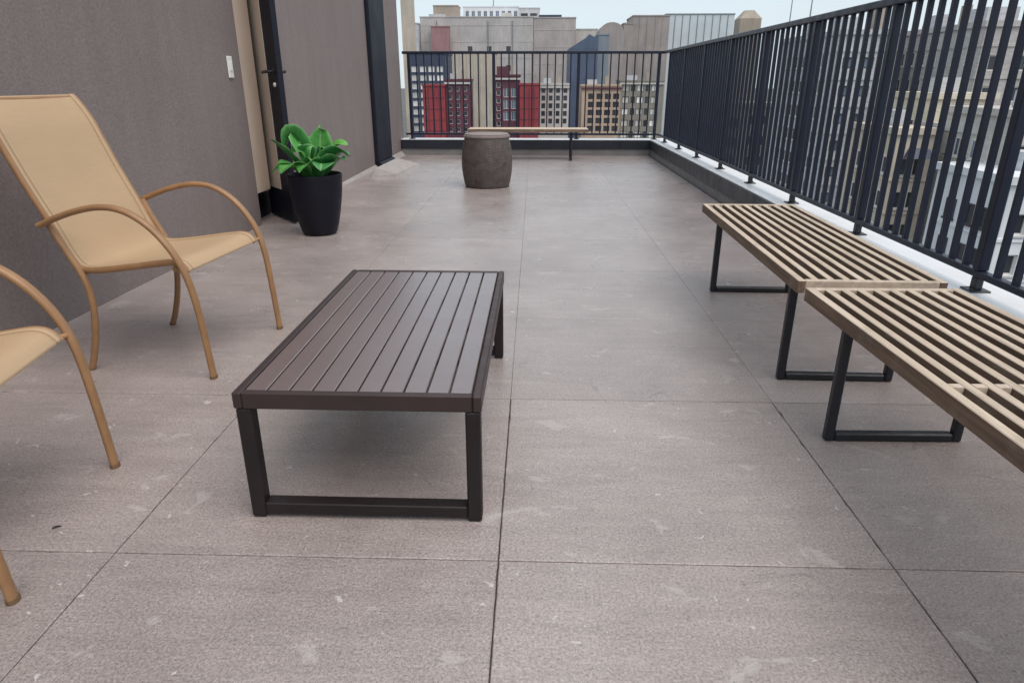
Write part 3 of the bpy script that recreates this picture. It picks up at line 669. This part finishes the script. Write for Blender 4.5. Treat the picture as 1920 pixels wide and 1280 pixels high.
mast('thin dark mast left of two above the right railing', 38.2, 113, -2.05, 13.8, .13)
mast('thin dark mast right of two above the right railing', 36.4, 100, 6.65, 12.9, .11)
mast('thin pole on the white penthouse roof', -27.4, 484, 45.9, 58, .3)
building('pale_tower', 'pale tower sliver beside the end of the taupe wall', -54.5, -50.2, 300, 40, F['cream'], 8)


def named(lab): return [o for o in bpy.data.objects if lab in o.get('label', '')][0]
b = named('large grey stone block'); courses(b, 64.4, 34.6, 4, 8.5, F['stone3'], 40, 4.0)
plant_room(b, 4, 8, 35.2, 9, 6, 1.8, F['bgrey']); plant_room(b, 46, 6, 35.2, 6, 5, 2.2, F['pale'])
for x in (9.2, 38.5, 52.4): MB().box(x, x+.45, -.5, -.01, -20, 33).build('drain_pipe', M['mastm'], b)
b = named('pinkish stone block'); courses(b, 23.9, 34.2, 3, 9.0, F['stone3'], 30, 6.0); plant_room(b, 3, 5, 34.8, 13, 6, 1.5, F['navyb']); plant_room(b, 2, 6, 34.8, .6, .6, 4.0, F['bgrey'])
b = named('tall plain taupe'); 
for x in (3.2, 6.9, 11.0, 14.2): MB().box(x, x+.3, -.22, -.01, -20, 30.5).build('joint_rib', F['box'], b)
for lab in ('maroon brick block with pale', 'maroon brick block with stepped', 'pale grey block with narrow', 'tan block with grid', 'olive grey block'):
    b = named(lab); e = [c for c in b.children if c.name.startswith('roof_edge')][0]; bx_ = [v.co for v in e.data.vertices]
    wd = max(v.x for v in bx_)-.25; tp = max(v.z for v in bx_)-.55
    MB().box(-.4, wd+.4, -.45, -.01, tp-.9, tp-.35).build('cornice', F['pale'] if 'tan' not in lab else F['maroon'], b)
    plant_room(b, wd*.15, 3, tp+.56, wd*.25, 2.5, 1.5, F['bgrey']); plant_room(b, wd*.62, 4, tp+.56, wd*.1, 1.2, 2.6, F['box'])
b = named('maroon brick block with stepped'); plant_room(b, .6, .5, 2.95, 3.4, 5, 2.2, F['maroon'])
b = named('cream block standing')
for i in range(6): MB().box(1.2+i*3.2, 1.75+i*3.2, -.35, -.01, -30, 13.4).build('pilaster', F['stone3'], b)

for lab in ('bright red block left', 'bright red block right'):
    b = named(lab); wd = 6.5 if 'left' in lab else 5.7
    for i in range(3): MB().box(wd*(i+1)/4-.09, wd*(i+1)/4+.09, -.14, -.006, -30, -.9).build('panel_rib', F['maroon'], b)
    for q in range(5): MB().box(.1, wd-.1, -.10, -.005, -3.6-q*3.1, -3.45-q*3.1).build('floor_band', F['maroon'], b)

def side_windows(b, x, cols, rows, w, h, px, pz, y0, top, frame='wframe', pane='glassd'):
    fw = .09; f = MB().box(0,fw,0,.12,-h,0).box(w-fw,w,0,.12,-h,0).box(fw,w-fw,0,.12,-fw,0).box(fw,w-fw,0,.12,-h,-h+fw).box(w/2-.04,w/2+.04,.01,.11,-h+fw,-fw).box(-.1,w+.1,-.06,.12,-h-.16,-h-.002)
    fm = f.mesh('window', M[frame]); pm = MB().box(.02,w-.02,.06,.14,-h+.02,-.02).mesh('pane', M[pane])
    for c in range(cols):
        for r_ in range(rows):
            o = put('window', fm, b, (x-.10, y0+c*px+w, top-r_*pz), R(-90)); put('pane', pm, o)
for b in [o for o in bpy.data.objects if o.get('group') == k and o.get('category') == 'building']:
    e = [c for c in b.children if c.name.startswith('roof_edge')][0]; bx_ = [v.co for v in e.data.vertices]
    tp = max(v.z for v in bx_)-.55; dp = max(v.y for v in bx_)-.25
    n = int((dp-1.2)//2.3); side_windows(b, 0, n, 6, 1.25, 1.5, 2.3, 3.0, 1.0, tp-1.9, random.choice(['wframe','dframe','wframe']), random.choice(['glassd','glassb','glassd']))
# a curled dry leaf blown onto the slabs
m = MB(); V = []
for i in range(7):
    u = i/6; w = .004*math.sin(math.pi*(.08+.9*u))
    for q in (-1, 0, 1): V.append((-.011+.022*u, q*w, .001+.003*abs(q)+.002*math.sin(u*3.1)))
m.add(V, [(i*3+q, i*3+q+1, i*3+q+4, i*3+q+3) for i in range(6) for q in range(2)])
o = m.build('dry_leaf', M['soil'], None, True, (-1.305, 1.505, 0), R(35)); md = o.modifiers.new('thickness', 'SOLIDIFY'); md.thickness = .0012
tag(o, 'tiny dark dry leaf on the floor left of the coffee table', 'leaf')
